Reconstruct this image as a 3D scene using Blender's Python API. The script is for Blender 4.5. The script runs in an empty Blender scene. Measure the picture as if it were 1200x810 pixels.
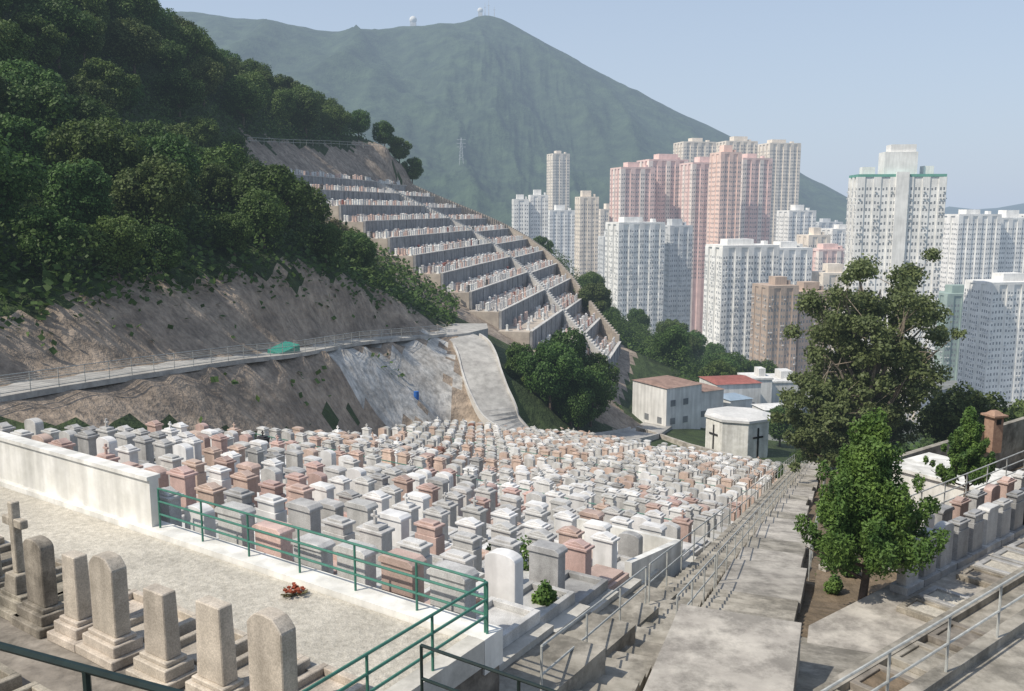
import bpy, bmesh, math, random, numpy as np
from mathutils import Vector, Matrix, noise
random.seed(7); rng=np.random.default_rng(7)
sc=bpy.context.scene
COL=sc.collection
sc.view_settings.view_transform='Standard'; sc.view_settings.look='None'; sc.view_settings.exposure=0

# ------------------------------------------------------------------ materials
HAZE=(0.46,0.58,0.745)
MATS={}
def M(name,c1,c2=None,scale=3.0,rough=.85,bump=.15,rand=.0,stain=.0,streak=.0,haze=True,spec=.3,trans=0,speck=0,big=.25,metal=0):
    if name in MATS: return MATS[name]
    m=bpy.data.materials.new(name); m.use_nodes=True; nt=m.node_tree; N=nt.nodes; L=nt.links
    N.clear()
    out=N.new('ShaderNodeOutputMaterial'); b=N.new('ShaderNodeBsdfPrincipled')
    b.inputs['Roughness'].default_value=rough; b.inputs['Specular IOR Level'].default_value=spec; b.inputs['Metallic'].default_value=metal
    geo=N.new('ShaderNodeNewGeometry')
    c2=c2 or tuple(x*.7 for x in c1)
    n1=N.new('ShaderNodeTexNoise'); n1.inputs['Scale'].default_value=scale; n1.inputs['Detail'].default_value=6; n1.inputs['Roughness'].default_value=.65
    L.new(geo.outputs['Position'],n1.inputs['Vector'])
    r=N.new('ShaderNodeValToRGB'); r.color_ramp.elements[0].position=.35; r.color_ramp.elements[1].position=.65
    r.color_ramp.elements[0].color=(*c2,1); r.color_ramp.elements[1].color=(*c1,1)
    L.new(n1.outputs['Fac'],r.inputs['Fac']); col=r.outputs['Color']
    def mul(col,fac_out,lo,hi,p0=.35,p1=.65):
        rr=N.new('ShaderNodeMapRange'); rr.inputs['From Min'].default_value=p0; rr.inputs['From Max'].default_value=p1
        rr.inputs['To Min'].default_value=lo; rr.inputs['To Max'].default_value=hi
        L.new(fac_out,rr.inputs['Value'])
        mx=N.new('ShaderNodeVectorMath'); mx.operation='SCALE'
        L.new(col,mx.inputs[0]); L.new(rr.outputs['Result'],mx.inputs['Scale']); return mx.outputs['Vector']
    if big:
        n2=N.new('ShaderNodeTexNoise'); n2.inputs['Scale'].default_value=big; n2.inputs['Detail'].default_value=4
        L.new(geo.outputs['Position'],n2.inputs['Vector']); col=mul(col,n2.outputs['Fac'],1-.35*max(stain,.35),1.08)
    if stain:
        n3=N.new('ShaderNodeTexNoise'); n3.inputs['Scale'].default_value=.9; n3.inputs['Detail'].default_value=8; n3.inputs['Roughness'].default_value=.75
        L.new(geo.outputs['Position'],n3.inputs['Vector']); col=mul(col,n3.outputs['Fac'],1-stain,1.0,.4,.55)
    if streak:
        mp=N.new('ShaderNodeVectorMath'); mp.operation='MULTIPLY'; mp.inputs[1].default_value=(2.2,2.2,.18)
        L.new(geo.outputs['Position'],mp.inputs[0])
        n4=N.new('ShaderNodeTexNoise'); n4.inputs['Scale'].default_value=1.0; n4.inputs['Detail'].default_value=5
        L.new(mp.outputs['Vector'],n4.inputs['Vector']); col=mul(col,n4.outputs['Fac'],1-streak,1.05,.38,.6)
    if speck:
        n5=N.new('ShaderNodeTexNoise'); n5.inputs['Scale'].default_value=speck; n5.inputs['Detail'].default_value=2
        L.new(geo.outputs['Position'],n5.inputs['Vector']); col=mul(col,n5.outputs['Fac'],.8,1.1,.35,.65)
    if rand:
        oi=N.new('ShaderNodeObjectInfo'); col=mul(col,oi.outputs['Random'],1-rand,1+rand*.5,0,1)
        hs=N.new('ShaderNodeHueSaturation'); rr=N.new('ShaderNodeMapRange'); rr.inputs['To Min'].default_value=.5-.04*rand*2; rr.inputs['To Max'].default_value=.5+.04*rand*2
        mm=N.new('ShaderNodeMath'); mm.operation='MULTIPLY'; mm.inputs[1].default_value=7.31
        fr=N.new('ShaderNodeMath'); fr.operation='FRACT'
        L.new(oi.outputs['Random'],mm.inputs[0]); L.new(mm.outputs[0],fr.inputs[0]); L.new(fr.outputs[0],rr.inputs['Value']); L.new(rr.outputs['Result'],hs.inputs['Hue'])
        L.new(col,hs.inputs['Color']); col=hs.outputs['Color']
    L.new(col,b.inputs['Base Color'])
    if bump:
        bp=N.new('ShaderNodeBump'); bp.inputs['Strength'].default_value=min(1,bump*2); bp.inputs['Distance'].default_value=bump*.6/max(scale,.05)
        L.new(n1.outputs['Fac'],bp.inputs['Height']); L.new(bp.outputs['Normal'],b.inputs['Normal'])
    sh=b.outputs['BSDF']
    if trans:
        t=N.new('ShaderNodeBsdfTranslucent'); L.new(col,t.inputs['Color'])
        ms=N.new('ShaderNodeMixShader'); ms.inputs[0].default_value=trans
        L.new(sh,ms.inputs[1]); L.new(t.outputs[0],ms.inputs[2]); sh=ms.outputs[0]
    if haze:  # aerial haze painted into the material: pale glow growing with distance from origin
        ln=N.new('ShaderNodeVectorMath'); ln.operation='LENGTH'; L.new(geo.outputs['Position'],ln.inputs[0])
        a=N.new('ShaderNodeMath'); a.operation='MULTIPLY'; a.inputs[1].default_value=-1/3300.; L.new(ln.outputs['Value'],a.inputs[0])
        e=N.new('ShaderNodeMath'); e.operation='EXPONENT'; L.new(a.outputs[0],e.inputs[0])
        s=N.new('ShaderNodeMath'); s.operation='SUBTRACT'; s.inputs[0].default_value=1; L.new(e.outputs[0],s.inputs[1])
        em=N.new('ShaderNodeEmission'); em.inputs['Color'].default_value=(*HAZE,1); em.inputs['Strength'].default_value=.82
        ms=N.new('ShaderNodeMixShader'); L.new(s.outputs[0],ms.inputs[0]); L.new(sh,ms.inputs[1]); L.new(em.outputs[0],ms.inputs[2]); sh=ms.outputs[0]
    L.new(sh,out.inputs['Surface'])
    m.cycles.emission_sampling='NONE'
    MATS[name]=m; return m

conc=M('concrete_weathered',(.43,.395,.335),(.25,.23,.19),1.6,stain=.45,bump=.2,haze=False)
conc_l=M('concrete_light',(.54,.50,.435),(.36,.33,.29),1.4,stain=.42,bump=.15,haze=False)
conc_p=M('concrete_pale',(.60,.575,.52),(.48,.46,.41),2.0,stain=.25,bump=.1,haze=False)
conc_d=M('concrete_dark',(.32,.285,.24),(.18,.16,.135),2.2,stain=.45,bump=.2,haze=False)
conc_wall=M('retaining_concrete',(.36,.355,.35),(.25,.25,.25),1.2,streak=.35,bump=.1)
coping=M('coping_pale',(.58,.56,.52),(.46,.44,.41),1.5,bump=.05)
white_p=M('white_painted_wall',(.80,.785,.74),(.68,.665,.61),2.0,streak=.2,bump=.05,haze=False,stain=.1)
gravel=M('pebble_gravel',(.60,.56,.48),(.42,.39,.33),9,bump=.5,speck=42,haze=False,stain=.16)
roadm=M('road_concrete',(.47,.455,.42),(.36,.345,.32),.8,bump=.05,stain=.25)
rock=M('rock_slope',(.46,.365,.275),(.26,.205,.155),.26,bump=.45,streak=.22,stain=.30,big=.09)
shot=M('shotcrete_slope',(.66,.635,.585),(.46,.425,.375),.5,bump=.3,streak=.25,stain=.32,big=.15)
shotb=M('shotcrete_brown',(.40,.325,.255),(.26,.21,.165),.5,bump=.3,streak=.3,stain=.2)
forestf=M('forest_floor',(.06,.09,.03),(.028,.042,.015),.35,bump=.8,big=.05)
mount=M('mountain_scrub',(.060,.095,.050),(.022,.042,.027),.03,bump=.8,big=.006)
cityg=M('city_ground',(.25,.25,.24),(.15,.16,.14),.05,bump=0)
soil=M('soil',(.23,.175,.12),(.13,.10,.065),3,bump=.5,haze=False)
g_grey=M('granite_grey',(.61,.60,.575),(.52,.51,.485),6,speck=60,rand=.15,streak=.22,haze=False,bump=.05,rough=.6)
g_white=M('marble_pale',(.76,.75,.73),(.67,.66,.64),4,rand=.1,streak=.18,haze=False,bump=.04,rough=.55)
g_pink=M('granite_pink',(.60,.45,.385),(.52,.385,.33),6,speck=60,rand=.18,streak=.2,haze=False,bump=.05,rough=.55)
g_mid=M('granite_mid_grey',(.46,.455,.44),(.36,.355,.345),6,speck=60,rand=.2,streak=.25,haze=False,bump=.05,rough=.55)
g_red=M('granite_red',(.32,.14,.115),(.24,.11,.09),6,speck=60,rand=.2,haze=False,bump=.03,rough=.4)
g_dark=M('granite_black',(.07,.07,.075),(.04,.04,.045),6,speck=70,rand=.2,haze=False,bump=.02,rough=.3)
g_old=M('granite_old_lichen',(.47,.42,.34),(.28,.25,.20),3.0,stain=.4,speck=45,rand=.12,streak=.35,haze=False,bump=.12)
g_old2=M('granite_old_warm',(.66,.58,.485),(.52,.455,.375),2.5,stain=.22,speck=45,rand=.08,streak=.25,haze=False,bump=.08)
green_m=M('painted_green_steel',(.06,.20,.15),(.05,.15,.11),8,bump=0,haze=False,rough=.45)
steel=M('galvanised_steel',(.48,.49,.46),(.32,.32,.30),6,bump=0,haze=False,rough=.5)
darkrail=M('dark_green_steel',(.015,.03,.028),(.01,.02,.018),8,bump=0,haze=False,rough=.4)
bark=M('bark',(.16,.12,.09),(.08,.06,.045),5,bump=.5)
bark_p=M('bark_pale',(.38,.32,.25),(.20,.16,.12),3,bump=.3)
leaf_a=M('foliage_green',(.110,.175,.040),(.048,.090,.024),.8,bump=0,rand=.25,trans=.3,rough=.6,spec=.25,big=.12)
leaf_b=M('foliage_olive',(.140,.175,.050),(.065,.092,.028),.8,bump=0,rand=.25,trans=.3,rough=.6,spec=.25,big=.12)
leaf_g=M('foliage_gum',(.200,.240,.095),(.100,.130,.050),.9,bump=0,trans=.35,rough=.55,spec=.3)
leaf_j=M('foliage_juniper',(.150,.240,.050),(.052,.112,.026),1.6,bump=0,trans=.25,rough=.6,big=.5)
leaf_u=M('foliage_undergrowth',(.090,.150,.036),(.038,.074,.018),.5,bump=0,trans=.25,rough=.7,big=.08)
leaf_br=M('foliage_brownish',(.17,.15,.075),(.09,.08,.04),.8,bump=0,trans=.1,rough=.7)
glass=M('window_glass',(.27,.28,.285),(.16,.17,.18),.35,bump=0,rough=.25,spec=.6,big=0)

# ------------------------------------------------------------------ helpers
def ob(name,me,loc=(0,0,0),rz=0,parent=None,label=None,cat=None,group=None,kind=None,sc_=None):
    o=bpy.data.objects.new(name,me); COL.objects.link(o)
    o.location=loc; o.rotation_euler=(0,0,rz)
    if sc_: o.scale=sc_ if isinstance(sc_,tuple) else (sc_,)*3
    if parent: o.parent=parent
    if label: o['label']=label
    if cat: o['category']=cat
    if group: o['group']=group
    if kind: o['kind']=kind
    return o
class MB:
    def __init__(s): s.v=[];s.f=[];s.m=[]
    def add(s,vs,fs,m=0):
        o=len(s.v); s.v.extend([tuple(map(float,q)) for q in vs]); s.f.extend([tuple(i+o for i in f) for f in fs]); s.m.extend([m]*len(fs)); return s
    def box(s,cx,cy,z0,sx,sy,h,m=0,rot=0,top=1.0):
        c,sn=math.cos(rot),math.sin(rot); vs=[]
        for z,k in((z0,1),(z0+h,top)):
            for a,b in((-1,-1),(1,-1),(1,1),(-1,1)):
                x=a*sx/2*k;y=b*sy/2*k; vs.append((cx+x*c-y*sn,cy+x*sn+y*c,z))
        return s.add(vs,[(3,2,1,0),(4,5,6,7),(0,1,5,4),(1,2,6,5),(2,3,7,6),(3,0,4,7)],m)
    def prism(s,poly,z0,z1,m=0):
        n=len(poly); zz0=z0 if hasattr(z0,'__len__') else [z0]*n; zz1=z1 if hasattr(z1,'__len__') else [z1]*n
        vs=[(p[0],p[1],zz0[i]) for i,p in enumerate(poly)]+[(p[0],p[1],zz1[i]) for i,p in enumerate(poly)]
        fs=[tuple(range(n-1,-1,-1)),tuple(range(n,2*n))]+[(i,(i+1)%n,n+(i+1)%n,n+i) for i in range(n)]
        return s.add(vs,fs,m)
    def extr_y(s,prof,y0,y1,m=0):
        n=len(prof); vs=[(p[0],y0,p[1]) for p in prof]+[(p[0],y1,p[1]) for p in prof]
        fs=[tuple(range(n)),tuple(range(2*n-1,n-1,-1))]+[(i,n+i,n+(i+1)%n,(i+1)%n) for i in range(n)]
        return s.add(vs,fs,m)
    def tube(s,pts,rad,seg=6,m=0):
        pts=[Vector(p) for p in pts]; rad=rad if hasattr(rad,'__len__') else [rad]*len(pts)
        vs=[];fs=[]
        for i,p in enumerate(pts):
            d=(pts[min(i+1,len(pts)-1)]-pts[max(i-1,0)]); d=d.normalized() if d.length>1e-6 else Vector((0,0,1))
            a=d.orthogonal().normalized() if abs(d.z)>.95 else d.cross(Vector((0,0,1))).normalized(); b=d.cross(a)
            for j in range(seg):
                t=2*math.pi*j/seg; vs.append(p+(a*math.cos(t)+b*math.sin(t))*rad[i])
        for i in range(len(pts)-1):
            for j in range(seg):
                k=(j+1)%seg; fs.append((i*seg+j,i*seg+k,(i+1)*seg+k,(i+1)*seg+j))
        fs.append(tuple(range(seg-1,-1,-1))); fs.append(tuple(range((len(pts)-1)*seg,len(pts)*seg)))
        return s.add(vs,fs,m)
    def mesh(s,name,mats,bevel=0):
        me=bpy.data.meshes.new(name); me.from_pydata(s.v,[],s.f)
        for mm in (mats if isinstance(mats,(list,tuple)) else [mats]): me.materials.append(mm)
        me.polygons.foreach_set('material_index',s.m); me.update()
        bm=bmesh.new(); bm.from_mesh(me); bmesh.ops.recalc_face_normals(bm,faces=bm.faces)
        if bevel: bmesh.ops.bevel(bm,geom=[e for e in bm.edges],offset=bevel,segments=1,affect='EDGES')
        bm.to_mesh(me); bm.free()
        return me
def qmesh(name,V,F,mats,mi=None):
    me=bpy.data.meshes.new(name); n=len(V); k=F.shape[1]
    me.vertices.add(n); me.vertices.foreach_set('co',V.astype(np.float32).ravel())
    me.loops.add(F.size); me.loops.foreach_set('vertex_index',F.astype(np.int32).ravel())
    me.polygons.add(len(F)); me.polygons.foreach_set('loop_start',np.arange(0,F.size,k,dtype=np.int32)); me.polygons.foreach_set('loop_total',np.full(len(F),k,dtype=np.int32))
    for mm in (mats if isinstance(mats,(list,tuple)) else [mats]): me.materials.append(mm)
    if mi is not None: me.polygons.foreach_set('material_index',mi.astype(np.int32))
    me.update(calc_edges=True); me.validate(); return me

TH=math.atan2(-.5558,.8313)
def F(d,n): return (-.3+.8313*d+.5558*n, 12.4-.5558*d+.8313*n)
def zf(n): return -7-.29*n if n<35 else -17.15-.23*(n-35)
def dR(n): return float(np.interp(n,[0,10,14.6,42,80],[-.7,-2.9,-3.5,-9.6,-19.2]))
def dL(n): return float(np.interp(n,[0,8.5,21,61,82],[-21,-25.3,-32,-50,-52]))
def S(l,w): return (2.1+.3553*l+.9347*w, 13.5+.9347*l-.3553*w)
def zs(l): return -7.8-.2245*l
def Q(q,m): return (.78*q-.625*m, .625*q+.78*m)
def qmin(m): return 1.698*m-.92-.25
def W(t,s): return (.213*t+.977*s, .977*t-.213*s)
NK=12; DK=2.68; SK=5.2
def zk(k): return 6-DK*k
def sk(k): return -72+SK*k
TAL=[148,146,144,142,139.5,137,135,133,131,129,128,127]
def TA(k): return float(np.interp(k,range(NK),TAL))
TBL=[211,215,221,227,230,229,224,215,203,188,173,160]
def tbf(k): return float(np.interp(k,range(NK),TBL))
def kof(s): return min(NK-1,max(0,(s+72)/SK))

# ------------------------------------------------------------------ terrain
R=[(-42,-10,-8),(-36,15,-8.5),(-31,34,-9.4),(-27.5,46.7,-10),(-25,57,-10.8),(-21.6,69,-11.8),(-19.3,79,-12.9),(-16.2,93,-14),(-11.5,104,-15),(-8.4,111,-15.6)]
def offs(P,w):
    out=[]
    for i,p in enumerate(P):
        a=P[max(i-1,0)]; b=P[min(i+1,len(P)-1)]; dx,dy=b[0]-a[0],b[1]-a[1]; l=math.hypot(dx,dy)
        out.append((p[0]-dy/l*w,p[1]+dx/l*w,p[2]))
    return out
RU=offs(R,3.6)
DR=[(-10.5,115,-15.75),(-7.6,113.2,-15.9),(-5.4,110,-16.4),(-4.2,106,-17.5),(-3.4,102,-19.1),(-2.3,98.5,-21.0),(-.4,95.6,-23.4),(3.5,95.3,-25.2),(9.5,100,-26.6),(16,110,-28.4),(20,122,-30.4),(26,138,-32)]
U=[(-48,-10,-3.5),(-42.5,20,-4.5),(-37.5,40,-5.6),(-32.4,55,-8.0),(-30.6,62,-6.9),(-28.7,71,-7.3),(-27.3,80,-7.7),(-22.4,92,-7.2),(-17.2,103,-9.4),(-11.4,116,-13.9)]
G=[(-33,15,-9.5),(-29,32,-10.5),(-26.1,44,-11),(-22.7,51,-13.2),(-19,60,-16.2),(-16,72,-19.3),(-13.6,84,-21.6),(-8,90,-22.8),(-4.6,93.5,-23.3)]
cp=[]
def line(P,dz=0,step=4):
    for a,b in zip(P[:-1],P[1:]):
        n=max(1,int(math.dist(a[:2],b[:2])/step))
        for i in range(n):
            t=i/n; cp.append((a[0]+(b[0]-a[0])*t,a[1]+(b[1]-a[1])*t,a[2]+(b[2]-a[2])*t+dz))
    cp.append((*P[-1][:2],P[-1][2]+dz))
line(offs(R,-.5),-.10);line(offs(R,1.4),-.16,6);line(RU,-.15);line(U);line(G)
line(offs(DR,2.0),-.25,4);line(offs(DR,-2.0),-.25,4)
for n in list(range(2,80,9))+[82]:
    a,b=dL(n),dR(n); 
    for j in range(4):
        d=a+(b-a)*j/3; x,y=F(d,n); cp.append((x,y,zf(n)-1.5))
for l in range(-6,80,9):
    for w in (-1,2.0): x,y=S(l,w); cp.append((x,y,zs(l)-1.6))
for d in (-40,-25,-12,0):
    for n in (-9,-1.5): x,y=F(d,n); cp.append((x,y,-7.8))
for q,m,z in [(12,4,-9),(22,4,-9),(40,4,-9),(22,9,-11.5),(40,9,-11.5),(55,9,-11.5),(24,15,-13.6),(32,15,-13.4),(45,15,-13),(60,15,-13),(32,24,-16.5),(45,24,-16)]:
    x,y=Q(q,m); cp.append((x,y,z))
for k in range(NK):
    for t in np.arange(TA(k)-2,TBL[k]+2,10): x,y=W(t,sk(k)-.5); cp.append((x,y,zk(k)-2.5))
    x,y=W(TBL[k]+4,sk(k)+.5); cp.append((x,y,zk(k)-1.5))
    x,y=W(TBL[k]+15,sk(k)+2); cp.append((x,y,zk(k)-9))
for t,z in((148,11.4),(165,12.2),(185,13.4),(206,14.2)): x,y=W(t,-81 if t<200 else -75); cp.append((x,y,z))
for t in(140,155,170): 
    x,y=W(t,-7); cp.append((x,y,-29)); x,y=W(t,1); cp.append((x,y,-33))
for t in(112,122): 
    x,y=W(t,-10); cp.append((x,y,-28))
cp+=[(0,0,-4.6),(-12,0,-4.6),(-30,0,-6),(12,0,-8.5),(30,5,-9),(0,-60,-3),(60,-60,-6),(-60,-60,0),
(-48,80,1),(-45,100,1.5),(-43,120,0),(-42,136,0),(-53,60,0),(-60,40,2),(-60,100,14),(-56,125,14),(-51,150,12),
(-73,130,31),(-59,155,27),(-54,182,21),(-34,217,16),(-27,224,11),(-18,236,0),
(-100,100,40),(-110,160,45),(-90,200,35),(-70,230,24),(-60,262,5),(-30,262,-10),(0,262,-22),(-150,60,45),(-150,150,60),(-200,250,50),(-100,300,0),(-100,0,15),(-200,0,40),
(3,106,-22),(8,116,-23.5),(22,215,-27),(40,220,-35),(62,230,-47),(90,250,-59),(120,300,-76),(60,180,-44),(45,150,-38),(32,142,-33),(24,128,-31.2),(29,112,-31.1),(34,106,-30.6),(27,97,-29.2),(46,150,-34.2),
(60,110,-31),(90,110,-38),(130,150,-56),(100,60,-24),(60,50,-16),(120,20,-18),(28,82,-26.5),(40,80,-25),(50,90,-27),(26,60,-18.5),(40,50,-15),(75,80,-26),
(150,350,-84),(300,350,-85),(0,350,-62),(50,300,-60),(-50,350,-35),(200,250,-74),(200,150,-62),(200,50,-42),(400,200,-82),(400,0,-70),
(0,600,-84),(200,600,-85),(500,600,-85),(-200,500,-30),(-200,700,-60),(100,800,-85),(300,900,-82),(800,800,-85),(800,0,-85),(1500,1500,-85),(1200,2500,-85),(1600,0,-85),(-1200,0,120),
(-800,1000,60),(-400,1000,10),(0,1050,-15),(300,1150,-62),(600,1300,-78),(-700,1450,230),(-400,1450,170),(-150,1450,185),(50,1450,110),(250,1500,65),(450,1550,5),(700,1600,-60),
(-1500,2000,380),(-1000,2000,420),(-718,2000,418),(-498,2000,388),(-369,2000,366),(-300,2000,372),(-240,2000,392),(-148,2000,382),(-100,2000,396),(-74,2000,413),(-50,2000,414),(-18,2000,404),(30,2000,376),(74,2000,352),(167,2000,304),(290,2000,242),(429,2000,184),(586,2000,108),(682,2000,54),(763,2000,9),(900,2000,-60),
(-700,2600,150),(-200,2600,150),(300,2600,60),(800,2600,-80),(-1500,3000,100),
(1800,3500,22),(2200,3500,34),(2700,3500,20),(1500,3500,-50),(1900,4500,-85),(0,5000,-50),(5000,5000,-85),(-5000,5000,0),(5000,0,-85),(-5000,0,50),(0,12000,-85),(9000,12000,-85),(-9000,12000,-85),(0,-600,20),(800,-600,-60),(-800,-600,60)]
cp=np.array(cp,float)
keep=[]
for i in range(len(cp)):
    if all((cp[i,0]-cp[j,0])**2+(cp[i,1]-cp[j,1])**2>1.6 for j in keep): keep.append(i)
cp=cp[keep]
def solve():
    n=len(cp); P=cp[:,:2]/100.
    K=np.linalg.norm(P[:,None]-P[None],axis=2)
    A=np.zeros((n+3,n+3)); A[:n,:n]=K; A[:n,n]=1;A[:n,n+1:]=P;A[n,:n]=1;A[n+1:,:n]=P.T
    b=np.zeros(n+3); b[:n]=cp[:,2]; return np.linalg.solve(A,b),P
SOL,CP=solve()
def T(x,y):
    x=np.atleast_1d(np.asarray(x,float))/100.; y=np.atleast_1d(np.asarray(y,float))/100.
    out=np.empty(len(x)); n=len(CP)
    for i in range(0,len(x),20000):
        a=x[i:i+20000];b=y[i:i+20000]
        K=np.sqrt((a[:,None]-CP[None,:,0])**2+(b[:,None]-CP[None,:,1])**2)
        out[i:i+20000]=K@SOL[:n]+SOL[n]+SOL[n+1]*a+SOL[n+2]*b
    return out
def T1(x,y): return float(T([x],[y])[0])
def grow(start,sign,s0,cap,mid,end,g=1.055,g2=1.18):
    o=[];x=start;s=s0
    while abs(x)<end:
        s=min(s*g,cap) if abs(x)<mid else s*g2
        x+=sign*s; o.append(x)
    return o
xs=sorted(grow(-75,-1,1.1,15,1100,20000))+list(np.arange(-75,96,1.1))+grow(96,1,1.1,15,1000,20000)
ys=sorted([-3-v for v in [2,5,10,20,40,80,160,400,900]])+list(np.arange(0,245,1.1))+grow(245,1,1.1,18,2300,30000)
xs=np.array(sorted(xs));ys=np.array(ys)
XX,YY=np.meshgrid(xs,ys); Z=T(XX.ravel(),YY.ravel())
def inpoly(x,y,P):
    c=np.zeros(len(x),bool); j=len(P)-1
    for i in range(len(P)):
        xi,yi=P[i][:2];xj,yj=P[j][:2]
        c^=((yi>y)!=(yj>y))&(x<(xj-xi)*(y-yi)/((yj-yi) or 1e-9)+xi); j=i
    return c
fx,fy=XX.ravel(),YY.ravel()
rockpoly=[p[:2] for p in G]+[(-2.5,96),(-3.4,102),(-5.4,110),(-8,122)]+[p[:2] for p in offs(U,1.5)[::-1]]
rpoly2=[(9,114),(17,112),(19,120),(16,126),(10,122)]
isrock=inpoly(fx,fy,rockpoly)|inpoly(fx,fy,rpoly2)
roadpoly=[p[:2] for p in offs(R,-1.0)]+[p[:2] for p in offs(R,4.6)][::-1]
dpoly=[p[:2] for p in offs(DR,2.8)]+[p[:2] for p in offs(DR,-2.8)][::-1]
isroad=inpoly(fx,fy,roadpoly)|inpoly(fx,fy,dpoly)
for i in range(len(fx)):
    if isrock[i] and not isroad[i]:
        p=Vector((fx[i]*.16,fy[i]*.16,Z[i]*.2)); Z[i]+=.55*(noise.noise(p)+.3*noise.noise(p*2.7)+.16*noise.noise(p*7))
    elif fy[i]>260 or abs(fx[i])>110:
        m=min(1,max(0,(Z[i]+70)/100)) 
        if fy[i]>800 and m>0 and abs(fx[i])<3000:
            p=Vector((fx[i]/190+fy[i]/900,fy[i]/520,.3)); r=0;a=1
            for o in range(5): r+=a*(1-2*abs(noise.noise(p)));a*=.48;p=p*2.1
            e=min(1,(abs(fy[i]-2000)/260)**1.2)*.95+.03
            Z[i]+=m*44*(r-1.15)*e
Z=np.where((fy>5000)|(np.abs(fx)>4000),np.minimum(Z,-80),Z); Z=np.maximum(Z,-86)
def gz(x,y):
    i=int(np.argmin(abs(xs-x))); j=int(np.argmin(abs(ys-y))); return float(Z.reshape(len(ys),len(xs))[j-1:j+2,i-1:i+2].max())
nx,ny=len(xs),len(ys)
idx=np.arange(nx*ny).reshape(ny,nx)
FF=np.stack([idx[:-1,:-1],idx[:-1,1:],idx[1:,1:],idx[1:,:-1]],axis=-1).reshape(-1,4)
cx=fx[FF].mean(1);cy=fy[FF].mean(1);cz=Z[FF].mean(1)
jx=cx.copy();jy=cy.copy()
nr_=np.where((cy<240)&(cy>0)&(np.abs(cx)<100))[0]
for i in nr_: jx[i]+=noise.noise((cx[i]*.25,cy[i]*.25,0))*2.6+noise.noise((cx[i]*.9,cy[i]*.9,0))*1.6; jy[i]+=noise.noise((cx[i]*.25,cy[i]*.25,9))*3.4+noise.noise((cx[i]*.9,cy[i]*.9,3))*2.2
mi=np.zeros(len(FF),int)
tt=.213*cx+.977*cy; ss=.977*cx-.213*cy
mi[(ss>-73)&(ss<-12)&(tt>124)&(tt<np.interp(np.clip((ss+72)/SK,0,11),range(NK),TBL)+3)]=3
mi[inpoly(jx,jy,rockpoly)|inpoly(jx,jy,rpoly2)]=1
mi[inpoly(jx,jy,[(-19.5,84),(-16,93),(-9.5,109),(-7.4,105),(-6.6,96),(-9,91),(-13,87)])]=2
mi[inpoly(jx,jy,[W(145,-72),W(147,-82),W(200,-82),W(214,-73)])]=3
nn=(cx+.3)*.5558+(cy-12.4)*.8313; dd=(cx+.3)*.8313-(cy-12.4)*.5558
mi[(cy<95)&(cy>-20)&(nn>-14)&(nn<82)&(dd>np.interp(nn,[0,8.5,21,61,82],[-21,-25.3,-32,-50,-52])-1.5)&(cx<40)&(mi==0)&(cx<2+.42*cy+8)]=6
mi[(cy>700)]=4
mi[(cz<-78)&(cy>300)]=5
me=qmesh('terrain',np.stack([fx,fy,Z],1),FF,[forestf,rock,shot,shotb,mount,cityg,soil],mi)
me.polygons.foreach_set('use_smooth',np.ones(len(FF),bool))
ob('terrain',me,kind='structure',label='hillside, valley and mountain ground with rock cuttings')

def ribbon(name,P,w,mat,z=.06,skirt=.6,label=None):
    Pn=[]
    for i in range(len(P)-1):
        p0,p1,p2,p3=[Vector(P[max(0,min(len(P)-1,i+k))]) for k in(-1,0,1,2)]
        for j in range(6):
            t=j/6; Pn.append(.5*((2*p1)+(p2-p0)*t+(2*p0-5*p1+4*p2-p3)*t*t+(3*p1-p0-3*p2+p3)*t**3))
    Pn.append(Vector(P[-1])); A=offs([tuple(p) for p in Pn],w[0]);B=offs([tuple(p) for p in Pn],w[1])
    mb=MB(); V=[];Fc=[]
    for a,b in zip(A,B): V+=[(a[0],a[1],a[2]+z-skirt),(a[0],a[1],a[2]+z),(b[0],b[1],b[2]+z),(b[0],b[1],b[2]+z-skirt)]
    for i in range(len(A)-1):
        for j in range(3): Fc.append((i*4+j,(i+1)*4+j,(i+1)*4+j+1,i*4+j+1))
    mb.add(V,Fc); ob(name,mb.mesh(name,mat),kind='structure',label=label); return [tuple(p) for p in Pn]
ribbon('road',R,(-.15,3.6),roadm,z=.05,skirt=.35,label='narrow concrete road along the cutting')
DRs=ribbon('road',DR,(-2.3,2.1),roadm,z=.12,skirt=.6,label='concrete road running downhill')
mb=MB(); mb.prism([(-13.5,108.5),(-8.2,110.2),(-5.6,112.5),(-3.2,117),(-3.5,122),(-8,122),(-12.5,114)],-17,-15.68); ob('road',mb.mesh('j',roadm),kind='structure',label='concrete road junction at the foot of the terraces')

# ------------------------------------------------------------------ railings
def railing(P,h,rails,spacing,mat,r,label,cat='railing',name='railing',post_r=None,group=None):
    P=[Vector(p) for p in P]; o0=P[0]; e=ob(name,None,loc=o0,label=label,cat=cat,group=group)
    for hh in rails:
        mb=MB(); mb.tube([p-o0+Vector((0,0,hh)) for p in P],r,6); ob('rail',mb.mesh('rail',mat),parent=e)
    mb=MB(); pr=post_r or r; mb.tube([(0,0,-.15),(0,0,h)],pr,6); pm=mb.mesh('post',mat)
    L=[0]
    for a,b in zip(P[:-1],P[1:]): L.append(L[-1]+(b-a).length)
    n=max(1,round(L[-1]/spacing))
    for i in range(n+1):
        s=L[-1]*i/n; j=max(k for k in range(len(L)-1) if L[k]<=s+1e-6); t=(s-L[j])/(L[j+1]-L[j])
        ob('post',pm,loc=P[j].lerp(P[j+1],t)-o0,parent=e)
    return e
mesh_fence=railing([(*p[:2],p[2]+.05) for p in offs(R[2:],-.05)],1.15,(.15,.65,1.12),2.2,steel,.028,'long grey steel mesh fence along the narrow hillside road','fence','fence')
mb=MB(); base=Vector(mesh_fence.location)
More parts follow.
